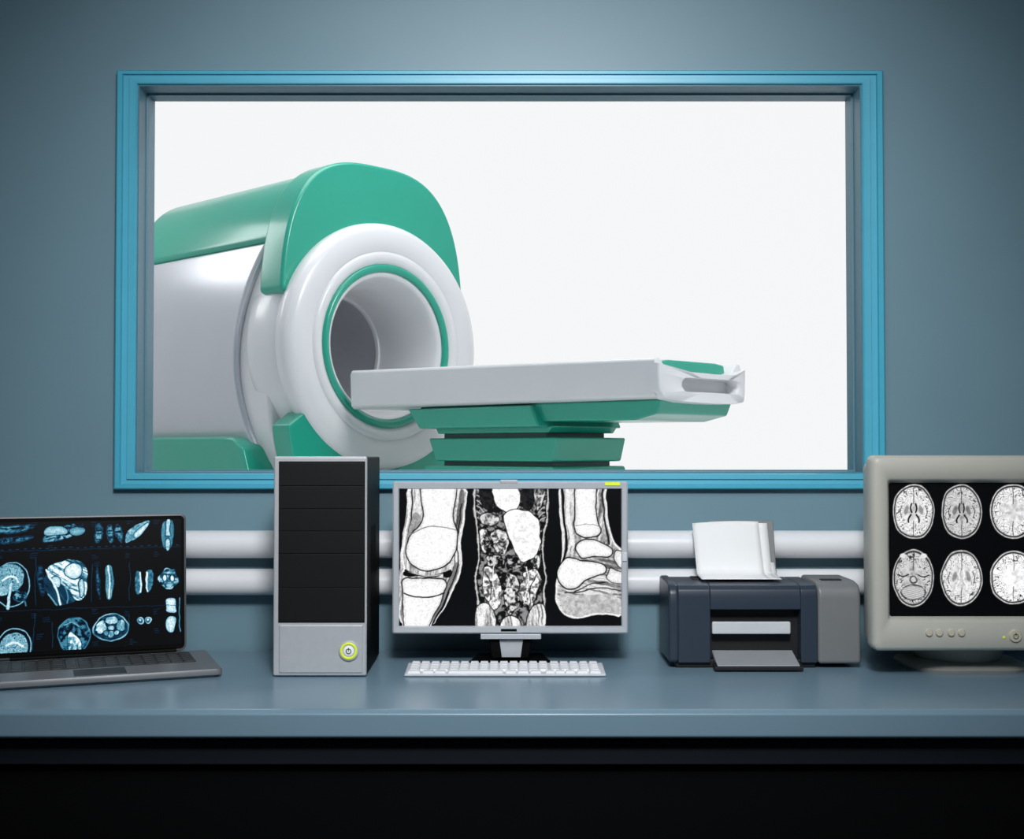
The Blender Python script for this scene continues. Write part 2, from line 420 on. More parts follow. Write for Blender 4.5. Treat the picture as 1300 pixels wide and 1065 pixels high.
# ------------------------------------------------------------------ scan painting
def vnoise(X, Y, s, seed):
    rng = np.random.RandomState(seed)
    L = rng.rand(128, 128)
    x = X/s + 40; y = Y/s + 40
    xi = np.floor(x).astype(int); yi = np.floor(y).astype(int)
    fx = x-xi; fy = y-yi
    fx = fx*fx*(3-2*fx); fy = fy*fy*(3-2*fy)
    g = lambda a, b: L[a % 128, b % 128]
    return (g(xi,yi)*(1-fx)*(1-fy)+g(xi+1,yi)*fx*(1-fy)+g(xi,yi+1)*(1-fx)*fy+g(xi+1,yi+1)*fx*fy)
def fbm(X, Y, s, seed):
    return 0.55*vnoise(X,Y,s,seed)+0.28*vnoise(X,Y,s/2,seed+1)+0.17*vnoise(X,Y,s/4,seed+2)
class Canvas:
    def __init__(s, x0, x1, y0, y1, nx, ny, warp=0.0, seed=70):
        s.nx, s.ny = nx, ny
        gx = np.linspace(x0, x1, nx); gy = np.linspace(y1, y0, ny)
        X, Y = np.meshgrid(gx, gy)
        s.X0, s.Y0 = X, Y
        s.X = X + warp*(4.5*(vnoise(X,Y,15,seed)-0.5)+1.8*(vnoise(X,Y,5.5,seed+1)-0.5))
        s.Y = Y + warp*(4.5*(vnoise(X,Y,15,seed+2)-0.5)+1.8*(vnoise(X,Y,5.5,seed+3)-0.5))
        s.I = np.zeros((ny, nx)); s.px = (x1-x0)/nx
    def d(s, cx, cy, rx, ry, rot=0.0):
        a = math.radians(rot); dx = s.X-cx; dy = s.Y-cy
        u = dx*math.cos(a)+dy*math.sin(a); v = -dx*math.sin(a)+dy*math.cos(a)
        return np.sqrt((u/rx)**2+(v/ry)**2)
    def em(s, cx, cy, rx, ry, rot=0.0, wob=0.0, seed=1):
        d = s.d(cx, cy, rx, ry, rot)
        if wob: d = d + wob*(vnoise(s.X, s.Y, max(3, min(rx, ry)*0.5), seed)-0.5)
        k = min(rx, ry)/1.2
        return np.clip((1-d)*k+0.5, 0, 1)
    def pm(s, pts, soft=1.0, wob=0.0, seed=1):
        X, Y = s.X, s.Y
        if wob:
            X = X + wob*(vnoise(s.X, s.Y, 8, seed)-0.5); Y = Y + wob*(vnoise(s.X, s.Y, 8, seed+9)-0.5)
        for _ in range(2):
            q = []
            for i in range(len(pts)):
                a, b = pts[i], pts[(i+1) % len(pts)]
                q.append((a[0]*.75+b[0]*.25, a[1]*.75+b[1]*.25)); q.append((a[0]*.25+b[0]*.75, a[1]*.25+b[1]*.75))
            pts = q
        inside = np.zeros(X.shape, bool); dm = np.full(X.shape, 1e9)
        n = len(pts)
        for i in range(n):
            x1, y1 = pts[i]; x2, y2 = pts[(i+1) % n]
            c = ((y1 > Y) != (y2 > Y)) & (X < (x2-x1)*(Y-y1)/((y2-y1) if y2 != y1 else 1e-9)+x1)
            inside ^= c
            L2 = (x2-x1)**2+(y2-y1)**2+1e-9
            t = np.clip(((X-x1)*(x2-x1)+(Y-y1)*(y2-y1))/L2, 0, 1)
            dm = np.minimum(dm, np.hypot(X-x1-t*(x2-x1), Y-y1-t*(y2-y1)))
        s.sd = np.where(inside, dm, -dm)
        return np.clip(s.sd/soft+0.5, 0, 1)
    def line(s, pts, w):
        dm = np.full(s.X.shape, 1e9)
        for _ in range(2):
            if len(pts) > 2:
                q = [pts[0]]
                for i in range(len(pts)-1):
                    a, b = pts[i], pts[i+1]
                    q.append((a[0]*.75+b[0]*.25, a[1]*.75+b[1]*.25)); q.append((a[0]*.25+b[0]*.75, a[1]*.25+b[1]*.75))
                q.append(pts[-1]); pts = q
        for i in range(len(pts)-1):
            x1, y1 = pts[i]; x2, y2 = pts[i+1]
            L2 = (x2-x1)**2+(y2-y1)**2+1e-9
            t = np.clip(((s.X-x1)*(x2-x1)+(s.Y-y1)*(y2-y1))/L2, 0, 1)
            dm = np.minimum(dm, np.hypot(s.X-x1-t*(x2-x1), s.Y-y1-t*(y2-y1)))
        return np.clip((w-dm)/0.8+0.5, 0, 1)
    def put(s, m, val):
        s.I = s.I*(1-m)+val*m
    def bone(s, pts, tone=0.95, seed=3, rim=1.2):
        m = s.pm(pts, 1.0); sd = s.sd
        s.put(m, 0.02)
        s.put(np.clip((sd-rim)/1.0+0.5, 0, 1), tone-0.10*fbm(s.X, s.Y, 3, seed)-0.14*np.clip(1-(sd-rim)/4.0, 0, 1))
    def organ(s, pts, tone, seed=3, rim=1.0, shade=0.25, wob=3):
        m = s.pm(pts, 1.0, wob, seed); sd = s.sd
        s.put(m, 0.03)
        s.put(np.clip((sd-rim)/1.0+0.5, 0, 1), tone-shade*1.3*np.clip((fbm(s.X, s.Y, 3.6, seed)-0.38)*3.2, 0, 1))
    def streak(s, ang, along, across, seed):
        a = math.radians(ang)
        wx = 3*(vnoise(s.X, s.Y, 18, seed+5)-0.5)
        u = s.X*math.cos(a)+s.Y*math.sin(a); v = -s.X*math.sin(a)+s.Y*math.cos(a)+wx
        return 0.5*vnoise(u*across/along, v, across, seed)+0.3*vnoise(u*across/along*1.8, v*2.0, across, seed+1)+0.2*vnoise(u, v*2.2, across, seed+2)
    def grain(s, amt, seed=5):
        n = vnoise(s.X0, s.Y0, 1.0, seed)-0.5
        s.I = np.clip(s.I*(1+amt*n*2), 0, 1)

def screen_mesh(name, c, origin, w, h, material, parent, bulge=0.0, rgb=None, label=None):
    nx, ny = c.nx, c.ny
    gx = np.linspace(0, 1, nx); gz = np.linspace(0, 1, ny)
    GX, GZ = np.meshgrid(gx, gz)
    P = np.empty((ny, nx, 3))
    P[..., 0] = origin[0]+GX*w; P[..., 2] = origin[2]+GZ*h
    P[..., 1] = origin[1]-bulge*(1-(2*GX-1)**2)*(1-(2*GZ-1)**2)
    me = bpy.data.meshes.new(name)
    idx = np.arange(nx*ny).reshape(ny, nx)
    q = np.stack([idx[:-1,:-1], idx[:-1,1:], idx[1:,1:], idx[1:,:-1]], -1).reshape(-1, 4)
    nf = len(q)
    me.vertices.add(nx*ny); me.vertices.foreach_set("co", P.reshape(-1))
    me.loops.add(nf*4); me.loops.foreach_set("vertex_index", q.reshape(-1).astype(np.int32))
    me.polygons.add(nf)
    me.polygons.foreach_set("loop_start", np.arange(0, nf*4, 4, dtype=np.int32))
    me.polygons.foreach_set("use_smooth", np.ones(nf, dtype=bool))
    me.update(calc_edges=True); me.validate()
    at = me.color_attributes.new("scan", 'FLOAT_COLOR', 'POINT')
    I = np.clip(c.I, 0, 1)
    if rgb is None: R = np.stack([I, I, I], -1)
    else: R = rgb
    R = np.clip(R, 0, 1)**2.2
    A = np.ones((ny, nx, 4)); A[..., :3] = R
    at.data.foreach_set("color", A.reshape(-1).astype(np.float32))
    me.materials.append(material)
    o = bpy.data.objects.new(name, me); COL.objects.link(o); o.parent = parent
    if label: o["label"] = label
    return o

# ---- widescreen monitor picture: knee / trunk / ankle
c = Canvas(507, 788, 621, 794, 560, 345, warp=0.55)
# --- knee, side view
limb = [(500,610),(596,610),(591,650),(584,688),(589,712),(578,745),(562,775),(548,800),(500,800)]
m = c.pm(limb, 1.0); sd = c.sd
st = c.streak(98, 44, 2.6, 5)
c.put(m, 0.42+0.50*np.clip((st-0.46)*2.6+0.5, 0, 1))
c.put(np.clip(1-(sd-1.5)/2.0, 0, 1)*m, 0.92)
c.put(c.pm([(583,621),(590,621),(588,650),(581,684),(576,672),(581,648)],1.0), 0.25+0.3*st)
c.put(c.pm([(578,712),(585,716),(575,744),(558,776),(552,790),(552,770),(568,742)],1.0), 0.30+0.35*st)
c.put(c.line([(586,640),(579,688),(584,712),(572,745),(552,790)], 0.7), 0.05)
c.put(c.line([(581,655),(575,688),(579,712),(567,742),(547,790)], 0.5), 0.15)
c.put(c.pm([(498,606),(515,606),(517,650),(509,690),(507,730),(498,740)], 1.0), 0.0)
c.put(c.line([(519,615),(520,650),(513,688),(510,712),(515,735),(512,794)], 1.2), 0.95)
c.put(c.line([(523,615),(524,650),(517,688)], 0.8), 0.04)
c.put(c.pm([(524,650),(532,650),(540,668),(522,690),(514,700),(518,680)],1.0), 0.75-0.3*fbm(c.X,c.Y,3,8))
# thigh bone: shaft flaring into one continuous knuckle
c.bone([(531,600),(582,600),(579,636),(575,652),(577,664),(581,676),(582,694),(575,710),(562,722),(540,727),(522,719),(514,704),(516,688),(524,674),(535,664),(538,652),(534,634)], 1.03, 8, 1.4)
c.put(c.line([(522,678),(540,668),(560,668),(578,674)], 0.6), 0.50)
c.put(c.line([(514,724),(530,731),(552,732),(571,724)], 1.2), 0.0)
c.put(c.line([(518,726),(540,732),(562,729)], 0.6), 0.8)
c.put(c.pm([(512,724),(522,727),(530,732),(512,733)],0.8), 0.03)
c.put(c.pm([(562,727),(574,722),(572,734),(562,733)],0.8), 0.03)
# shin bone with growth line
c.bone([(510,733),(530,734),(562,732),(569,742),(563,754),(558,770),(550,786),(540,806),(512,806),(512,770),(510,752)], 1.02, 12, 1.3)
c.put(c.line([(513,754),(530,758),(546,757),(564,752)], 0.8), 0.10)
c.put(c.line([(570,752),(560,775),(549,794)], 0.9), 0.06)
c.put((c.X0 > 593.5)*1.0, 0.0)
# --- trunk, front view
tr = c.pm([(601,600),(696,600),(697,650),(690,690),(695,735),(691,770),(694,810),(602,810),(606,765),(601,735),(608,700),(601,655)], 1.0); sd = c.sd
tr = tr*(c.X0 > 597)*(c.X0 < 699)
c.put(tr, 0.06+0.50*np.clip((fbm(c.X,c.Y,4.5,19)-0.52)*5+0.4,0,1))
c.put(np.clip(1-np.abs(sd-1.8)/1.3, 0, 1)*tr, 0.92)
c.put(np.clip(1-np.abs(sd-4.2)/1.0, 0, 1)*tr, 0.05)
for s_, x0 in ((-1, 606), (1, 691)):
    for k in range(6):
        yy = 622+k*7
        c.put(c.line([(x0, yy), (x0-s_*5, yy+3), (x0-s_*8, yy+7)], 0.8), 0.7)
c.organ([(610,608),(626,608),(629,640),(618,652),(609,640)], 0.14, 77, 0.6, 0.1)
c.organ([(625,614),(645,615),(662,620),(661,640),(648,652),(634,649),(623,636)], 1.05, 2, 0.7, 0.10)
c.organ([(665,614),(677,614),(677,644),(665,650),(661,634)], 0.14, 13, 0.6, 0.1)
c.organ([(679,612),(692,612),(690,638),(683,650),(677,636)], 0.85, 5, 0.8, 0.5)
c.organ([(608,654),(620,650),(636,654),(634,664),(618,668),(608,664)], 0.85, 91, 0.7, 0.4)
c.organ([(636,652),(662,644),(683,655),(689,680),(681,706),(662,715),(651,697),(642,676)], 1.06, 7, 0.8, 0.12, 4)
c.organ([(622,672),(634,668),(644,680),(646,700),(636,708),(624,698)], 0.90, 93, 0.8, 0.6, 5)
c.organ([(608,672),(618,670),(622,684),(620,702),(610,702)], 1.0, 95, 0.8, 0.7, 5)
c.organ([(612,706),(626,702),(640,710),(638,720),(622,720)], 0.85, 97, 0.7, 0.7, 5)
c.organ([(642,706),(654,702),(664,718),(652,726),(640,720)], 0.75, 98, 0.7, 0.7, 5)
c.organ([(676,706),(686,700),(688,722),(678,726)], 0.9, 99, 0.7, 0.7, 4)
c.organ([(611,722),(622,718),(635,732),(637,756),(630,778),(620,766),(611,746)], 1.02, 41, 0.8, 0.55, 6)
c.organ([(661,730),(676,720),(687,728),(685,752),(675,778),(664,766),(659,748)], 1.02, 43, 0.8, 0.55, 6)
c.organ([(638,728),(650,724),(659,744),(656,772),(648,786),(639,772)], 0.9, 45, 0.8, 0.6, 6)
for pts, sd_ in (([(602,768),(618,762),(631,780),(629,806),(602,806)], 51), ([(634,786),(648,780),(662,786),(660,806),(634,806)], 53), ([(667,782),(680,764),(693,768),(693,806),(667,806)], 55)):
    m = c.pm(pts, 1.0); st = c.streak(80, 26, 2.2, sd_)
    c.put(m, 0.04); c.put(np.clip((c.sd-1.0)+0.5, 0, 1), 0.45+0.5*np.clip((st-0.45)*3+0.5, 0, 1))
c.put(c.line([(628,716),(624,735),(630,760)], 0.6), 0.95); c.put(c.line([(668,720),(672,740),(664,766)], 0.6), 0.95)
c.put(c.line([(616,726),(624,740),(622,760)], 0.6), 0.10); c.put(c.line([(680,730),(672,748),(674,764)], 0.6), 0.10)
# --- ankle, side view
c.put((c.X0 > 703.5)*1.0, 0.0)
ft = c.pm([(709,600),(768,600),(770,655),(778,688),(796,702),(796,786),(765,777),(738,786),(712,780),(703,758),(706,735),(715,705),(710,660)], 1.0); sd = c.sd
ft = ft*(c.X0 > 703)
st = c.streak(95, 40, 2.6, 35); st2 = c.streak(12, 36, 2.6, 36)
up = np.clip((712-c.Y)/14, 0, 1)
s3 = st*up+st2*(1-up)
c.put(ft, 0.36+0.52*np.clip((s3-0.47)*2.6+0.5, 0, 1))
c.put(np.clip(1-(sd-1.5)/2.0, 0, 1)*ft, 0.93)
c.put(c.pm([(708,748),(730,755),(765,755),(796,763),(796,782),(765,774),(738,783),(712,777)],1.0)*ft, 0.90-0.35*fbm(c.X,c.Y,4,3))
c.put(c.line([(713,615),(716,668),(720,700),(711,722)], 1.6), 0.04)
c.put(c.line([(719,615),(722,665),(726,690)], 2.4), 0.92)
c.bone([(728,598),(759,598),(757,645),(759,662),(766,676),(752,684),(733,682),(726,670),(729,650)], 1.03, 37, 1.3)
c.put(c.line([(730,667),(746,664),(761,668)], 0.5), 0.55)
c.put(c.line([(764,615),(766,655),(773,690)], 0.9), 0.04)
c.bone([(728,691),(738,683),(757,685),(768,690),(779,696),(776,708),(760,706),(748,708),(738,710),(730,702)], 1.03, 38, 1.3)
# one long heel bone
c.bone([(705,734),(709,716),(722,706),(738,711),(752,712),(768,716),(770,728),(756,733),(742,738),(730,748),(714,748)], 1.03, 39, 1.4)
c.bone([(779,698),(790,698),(806,702),(806,722),(786,722),(778,712)], 1.0, 42, 1.0)
c.bone([(772,718),(784,724),(806,727),(806,742),(784,742),(768,736),(771,728)], 1.0, 43, 1.0)
c.put(c.line([(716,752),(740,750),(765,746),(790,752)], 0.7), 0.08)
c.put(c.line([(728,750),(748,742),(768,740)], 0.6), 0.10)
c.grain(0.10)
mono = c

# ---- tube monitor: six axial head scans
def head(c, cx, cy, rx, ry, seed, var=0, tone=0.62, con=0.8):
    d = c.d(cx, cy, rx, ry) + 0.05*(vnoise(c.X, c.Y, 14, seed)-0.5)
    ang = np.arctan2(c.Y-cy, c.X-cx)
    def cut(k, soft=1.3): return np.clip((k-d)*rx/soft+0.5, 0, 1)
    c.put(cut(1.0), 0.72+0.28*vnoise(c.X, c.Y, 3.0, seed))
    c.put(cut(0.95), 0.06)
    c.put(cut(0.905), tone*0.95)
    wx = c.X + 3.0*(vnoise(c.X, c.Y, 5, seed+11)-0.5); wy = c.Y + 3.0*(vnoise(c.X, c.Y, 5, seed+12)-0.5)
    n = 0.7*vnoise(wx, wy, 4.6, seed+5)+0.3*vnoise(wx, wy, 2.4, seed+6)
    worm = np.abs(np.sin(n*math.pi*4.4))
    fold = np.clip((worm-0.06)/0.50, 0, 1)
    rim = np.clip((d-0.32)/0.38, 0, 1)
    I = (tone+0.34)*(1-rim*(1-fold)*con)
    white = np.clip((0.48-d+0.12*np.sin(ang*6+seed)+0.2*(n-0.5))*4, 0, 1)
    I = I*(1-white)+white*(tone+0.06+0.26*vnoise(c.X, c.Y, 3.0, seed+3))
    c.put(cut(0.88), I)
    c.put(c.line([(cx, cy-ry*0.86), (cx+0.6, cy-ry*0.6), (cx, cy-ry*0.28)], 0.4)*0.9, 0.10)
    c.put(c.line([(cx, cy+ry*0.86), (cx-0.6, cy+ry*0.6), (cx, cy+ry*0.34)], 0.4)*0.9, 0.10)
    if var in (1, 2):
        dk = 0.08 if var == 1 else 0.99
        for s_ in (-1, 1):
            c.put(c.line([(cx+s_*rx*0.09, cy-ry*0.28), (cx+s_*rx*0.15, cy-ry*0.12), (cx+s_*rx*0.09, cy+ry*0.03)], 0.9), dk)
            c.put(c.line([(cx+s_*rx*0.13, cy+ry*0.12), (cx+s_*rx*0.27, cy+ry*0.27), (cx+s_*rx*0.26, cy+ry*0.38)], 1.0), dk)
            c.put(c.em(cx+s_*rx*0.34, cy-ry*0.05, rx*0.10, ry*0.17, -s_*15)*0.7, tone*0.72)
            c.put(c.line([(cx+s_*rx*0.55, cy-ry*0.2), (cx+s_*rx*0.66, cy), (cx+s_*rx*0.58, cy+ry*0.2)], 0.5)*0.8, 0.15)
    if var == 3:
        c.put(c.em(cx, cy+ry*0.50, rx*0.58, ry*0.27, 0, 0.15, 4), 0.10)
        lam = np.clip(np.abs(np.sin((c.Y-0.25*np.abs(c.X-cx))*1.3))*1.5, 0, 1)
        c.put(c.em(cx, cy+ry*0.50, rx*0.54, ry*0.24, 0, 0.15, 4), (tone+0.3)*(0.6+0.4*lam))
        c.put(c.em(cx, cy+ry*0.06, rx*0.20, ry*0.13, 0, 0.3, 2), 0.12)
        c.put(c.em(cx, cy+ry*0.06, rx*0.155, ry*0.10, 0, 0.3, 2), 0.8)
        for s_ in (-1, 1):
            c.put(c.line([(cx+s_*rx*0.24, cy-ry*0.12), (cx+s_*rx*0.5, cy-ry*0.02), (cx+s_*rx*0.75, cy-ry*0.1)], 0.7), 0.10)
            c.put(c.em(cx+s_*rx*0.50, cy-ry*0.78, rx*0.16, ry*0.09), 0.9)
c = Canvas(1130, 1320, 613, 783, 420, 376, warp=0.25)
head(c, 1161, 650, 26.5, 35, 3, 1, 0.62, 0.75); head(c, 1222, 650, 26, 35.5, 17, 1, 0.50, 0.7); head(c, 1288, 650, 30, 35, 29, 0, 0.62, 0.8)
head(c, 1160, 734, 26, 36, 43, 3, 0.50, 0.8); head(c, 1221, 734, 26.5, 36, 57, 2, 0.60, 0.7); head(c, 1288, 734, 31, 34, 71, 0, 0.78, 0.9)
c.grain(0.08)
tube = c

# ---- laptop: sheet of cyan scans
c = Canvas(-6, 232, 662, 820, 540, 358, warp=0.6)
def txt(c, x, y, n=3, w=9, v=0.35, seed=0):
    rr = random.Random(seed+int(x*7+y))
    for i in range(n):
        c.put(c.line([(x, y+i*2.4), (x+w*(0.4+0.6*rr.random()), y+i*2.4)], 0.2), v)
def blob(c, cx, cy, rx, ry, rot, seed, lo=0.1, hi=0.9, edge=0.8):
    c.put(c.em(cx, cy, rx, ry, rot, 0.35, seed), edge)
    c.put(c.em(cx, cy, rx-0.8, ry-0.8, rot, 0.35, seed), 0.08)
    st = 0.5*c.streak(rot+3, 14, 2.0, seed+2)+0.5*fbm(c.X, c.Y, 3.5, seed)
    c.put(c.em(cx, cy, rx-1.3, ry-1.3, rot, 0.35, seed), lo+(hi-lo)*np.clip((st-0.48)*5+0.5, 0, 1))
blob(c, 18, 670, 28, 5, -4, 3, 0.05, 0.6, 0.4); blob(c, 22, 683, 22, 4, -4, 6, 0.05, 0.5, 0.35); blob(c, 84, 676, 24, 8, -20, 9, 0.1, 0.75, 0.5)
c.bone([(60,668),(80,667),(88,670),(88,678),(78,680),(60,680)], 0.85, 12, 0.8); c.bone([(88,669),(108,667),(112,674),(104,680),(90,679)], 0.75, 12, 0.8)
for k,x in enumerate((126,141,153)): blob(c, x, 678, 5.0, 12, 4-6*k, 14+k, 0.1, 0.65, 0.5)
c.put(c.pm([(160,690),(166,672),(180,664),(192,662),(190,672),(178,682),(168,690)],1.0,2,5), 0.35+0.6*fbm(c.X,c.Y,3,4)); c.bone([(170,680),(180,670),(190,664),(192,668),(182,680),(174,686)], 1.0, 3, 0.5)
c.put(c.pm([(206,662),(223,662),(222,700),(208,700)],1.0,1,5), 0.3+0.4*c.streak(90,14,2,3))
c.bone([(211,660),(219,660),(217,678),(220,684),(211,684),(213,678)], 0.98, 3, 0.6); c.bone([(211,686),(219,686),(218,702),(212,702)], 0.95, 3, 0.6)
# head side view
c.put(c.em(21,738,23,27,0), 0.85); c.put(c.em(21,738,21.6,25.6,0), 0.04)
d = c.d(18,730,19,17); n = vnoise(c.X, c.Y, 3.6, 31); worm = np.clip(np.abs(np.sin(n*15))*1.5, 0.1, 1)
c.put(np.clip((1-d)*16, 0, 1), 0.22+0.5*worm)
c.put(c.line([(10,733),(17,728),(27,729),(30,734)], 1.1), 0.95); c.put(c.em(10,746,7,5,20,0.1,3), 0.5+0.3*worm)
c.put(c.line([(20,738),(19,750),(17,766)], 1.8), 0.85); c.put(c.line([(24,742),(34,747),(38,764)], 0.9), 0.55)
blob(c, 32, 752, 8, 7, 20, 33, 0.1, 0.7, 0.4)
blob(c, 57, 735, 4, 20, -10, 61, 0.1, 0.4, 0.3)
# shoulder
c.put(c.em(86,738,26,27,0,0.1,3), 0.10+0.30*c.streak(50, 18, 2.4, 8))
m = c.pm([(60,720),(80,710),(104,710),(114,726),(110,760),(98,762),(92,744),(72,736)],1.0,2,3); c.put(m, 0.3+0.65*np.clip((c.streak(30,16,2.2,36)-0.42)*4+0.5,0,1))
c.bone([(85,718),(95,712),(106,718),(107,729),(99,736),(89,732),(83,725)], 1.0, 5, 0.9)
c.bone([(100,736),(108,732),(110,748),(105,761),(101,750)], 0.95, 6, 0.8)
c.bone([(68,731),(76,728),(82,735),(79,746),(72,743)], 0.95, 7, 0.8)
c.put(c.line([(62,722),(74,742),(80,764)], 1.1), 0.95); c.put(c.line([(66,752),(76,764)], 0.7), 0.7); c.put(c.line([(86,742),(90,756),(88,764)], 0.8), 0.6)
c.put(c.pm([(136,718),(144,718),(147,738),(144,760),(137,760),(134,740)],1.0,1,4), 0.35+0.4*c.streak(88,16,2,4)); c.put(c.line([(139,720),(141,738),(140,758)],1.0),0.95)
blob(c, 126, 738, 2.6, 18, -6, 42, 0.1, 0.5, 0.3)
for s_ in (-1,1):
    c.put(c.pm([(184+s_*2,726),(184+s_*10,724),(184+s_*12,740),(184+s_*9,756),(184+s_*3,754)],1.0,2,4+s_), 0.25+0.5*fbm(c.X,c.Y,3,6+s_))
    c.put(c.line([(184+s_*4,728),(184+s_*3,744),(184+s_*5,753)],1.0),0.95)
blob(c, 215, 737, 13, 11.5, 0, 51, 0.3, 0.8, 0.85)
for x in (209.5, 220.5): c.put(c.em(x,736,3.6,4.6),0.05); c.put(c.em(x,736,2.6,3.8),0.95)
# bottom rows
c.put(c.em(25,814,22,23,0),0.85); c.put(c.em(25,814,20.6,21.6,0),0.04)
d = c.d(25,814,18,18); c.put(np.clip((1-d)*16,0,1), 0.25+0.5*np.clip(np.abs(np.sin(vnoise(c.X,c.Y,3.6,55)*15))*1.5,0.1,1))
c.put(c.line([(15,812),(25,807),(35,812)],1.3),0.95)
c.put(c.em(97,802,21,22,0,0.06,5),0.6); c.put(c.em(97,802,20,21,0,0.06,5), 0.08+0.45*np.clip((fbm(c.X,c.Y,4,58)-0.45)*4+0.4,0,1))
c.organ([(88,796),(98,800),(108,814),(106,826),(88,826)],0.98,4,0.5,0.4,2); c.put(c.line([(84,790),(94,786),(104,792)],0.7),0.7)
c.put(c.em(143,796,22.5,17.5,0,0.06,3),0.9); c.put(c.em(143,796,21.3,16.3,0,0.06,3), 0.10+0.3*fbm(c.X,c.Y,3,7))
for q,(x,y,r1,r2) in enumerate([(131,795,6.5,9),(155,794,6,8),(143,787,7,4.5),(143,805,5,4.5),(143,796,3.5,3),(137,803,3,3),(150,803,3,3)]):
    c.put(c.em(x,y,r1+0.8,r2+0.8,0,0.3,q),0.04); c.put(c.em(x,y,r1,r2,0,0.3,q), 0.98-0.12*(q%2)-0.35*vnoise(c.X,c.Y,2.2,q))
for x in (180,190): c.put(c.em(x,789,4.4,5.0),0.9); c.put(c.em(x-0.5,789,3.2,3.6),0.35); c.put(c.em(x-0.5,788,1.5,1.6),0.9)
c.bone([(211,760),(227,760),(225,772),(228,781),(211,781),(213,772)],0.97,8,0.8); c.bone([(211,784),(228,784),(224,806),(213,806)],0.95,9,0.8); c.put(c.line([(230,762),(230,804)],0.7),0.6)
for (x, y) in [(44,662),(66,692),(118,664),(163,662),(196,662),(44,700),(118,704),(120,714),(160,704),(196,704),(44,775),(60,780),(118,772),(160,776),(196,775),(198,800),(52,800),(166,812),(2,700),(2,778),(120,812)]:
    txt(c, x, y, 3, 9, 0.36, 5)
c.put(c.line([(-6,697),(232,697)],0.3),0.25)
c.put(c.line([(-6,770),(232,770)],0.3),0.25)
for x, y0, y1 in ((48,775,818),(118,716,762),(166,716,762),(50,706,764),(70,786,816),(166,778,800)):
    c.put(c.line([(x,y0),(x,y1)],0.3),0.35)
for x in range(0, 230, 9):
    c.put(c.line([(x,695),(x+3,695)],0.3),0.4)
c.grain(0.12)
I = np.clip(c.I, 0, 1)
R = np.stack([np.clip(I**2.2*1.0, 0, 1), np.clip(I**1.15*1.0, 0, 1)+0.01, np.clip(I**0.9*1.0, 0, 1)+0.02], -1)
lap = c; lap_rgb = R

# ------------------------------------------------------------------ tower computer
tw = thing("desktop_computer", (-0.391, 2.572, DZ), 0, "silver and black tower computer standing on the desk beside the monitor", "computer")
box("case", -0.094, 0.094, 0.012, 0.258, 0.004, 0.446, M['black'], tw, 0.003, label="black metal case")
box("front_panel", -0.095, 0.095, 0.0, 0.012, 0.002, 0.448, M['silver'], tw, 0.004, label="silver front fascia")
zs = [0.4345, 0.388, 0.341, 0.296, 0.250, 0.181, 0.113]
for i in range(6):
    box("drive_bay_cover", -0.083, 0.090, -0.0030, 0.004, zs[i+1]+0.0005, zs[i]-0.0005, M['blackmatte'], tw, 0.0009, label="black drive bay cover")
box("bay_surround", -0.0845, 0.0915, -0.0014, 0.006, 0.110, 0.438, M['blackmatte'], tw, 0.001, label="black bay surround")
box("lower_fascia", -0.083, 0.088, -0.0025, 0.006, 0.008, 0.106, M['silver'], tw, 0.003)
pb = lathe("power_button", [(0.0001,-0.0075),(0.0185,-0.0075),(0.0205,-0.006),(0.0205,-0.002)], (0.060,0,0.054), 'y', M['silverd'], tw, 40)
tor = [(0.0150+0.0022*math.cos(a), -0.0078+0.0016*math.sin(a)) for a in [2*math.pi*i/10 for i in range(10)]]
lathe("button_ring", tor, (0.060,0,0.054), 'y', M['lime'], pb, 40, closed=True, label="lime glowing ring")
lathe("button_cap", [(0.0001,-0.0098),(0.007,-0.0095),(0.0105,-0.008),(0.0105,-0.006)], (0.060,0,0.054), 'y', M['paper'], pb, 32)
tor = [(0.0048+0.0008*math.cos(a), -0.0100+0.0005*math.sin(a)) for a in [2*math.pi*i/8 for i in range(8)]]
lathe("power_symbol", tor, (0.060,0,0.0535), 'y', M['black'], pb, 24, closed=True)
box("power_symbol_bar", 0.0593, 0.0607, -0.0106, -0.0092, 0.0535, 0.0605, M['black'], pb, 0)
for fx in (-0.075, 0.075):
    for fy in (0.03, 0.235):
        lathe("case_foot", [(0.010,0.0),(0.012,0.005)], (fx,fy,0), 'z', M['black'], tw, 20)
for k in range(5):
    box("side_vent", 0.0935, 0.0945, 0.10+k*0.018, 0.108+k*0.018, 0.20, 0.30, M['black'], tw, 0.0003)

# ------------------------------------------------------------------ flat monitor
mo = thing("flat_monitor", (-0.004, 2.74, DZ), 0, "silver widescreen monitor showing knee, torso and ankle scans", "monitor")
sc = 0.0016875
def mx(px): return (px-650)*sc+0.004
def mz(py): return EYE-(py-570)*sc-DZ
FY = -0.04
L, Rr, T, B = mx(498.5), mx(797), mz(611.5), mz(803.5)
l, r_, t, b = mx(507), mx(788.5), mz(621), mz(794)
loft("bezel", [rrect(L,Rr,B,T,0.004,FY+0.026,3), rrect(L,Rr,B,T,0.004,FY+0.003,3), rrect(L+0.003,Rr-0.003,B+0.003,T-0.003,0.003,FY,3),
     rrect(l-0.002,r_+0.002,b-0.002,t+0.002,0.001,FY+0.001,3), rrect(l,r_,b,t,0.001,FY+0.006,3), rrect(l,r_,b,t,0.001,FY+0.026,3)], M['silverd'], mo, ring=True, angle=40, label="silver bezel")
screen_mesh("screen", mono, (l, FY+0.006, b), r_-l, t-b, M['scr_mono'], mo, label="display with three monochrome joint and torso scans")
loft("back_cover", [rrect(L+0.004,Rr-0.004,B+0.004,T-0.004,0.006,FY+0.012,4), rrect(L+0.006,Rr-0.006,B+0.006,T-0.006,0.01,FY+0.036,4), rrect(L+0.09,Rr-0.09,B+0.05,T-0.05,0.02,FY+0.058,4)], M['black'], mo, label="black back cover")
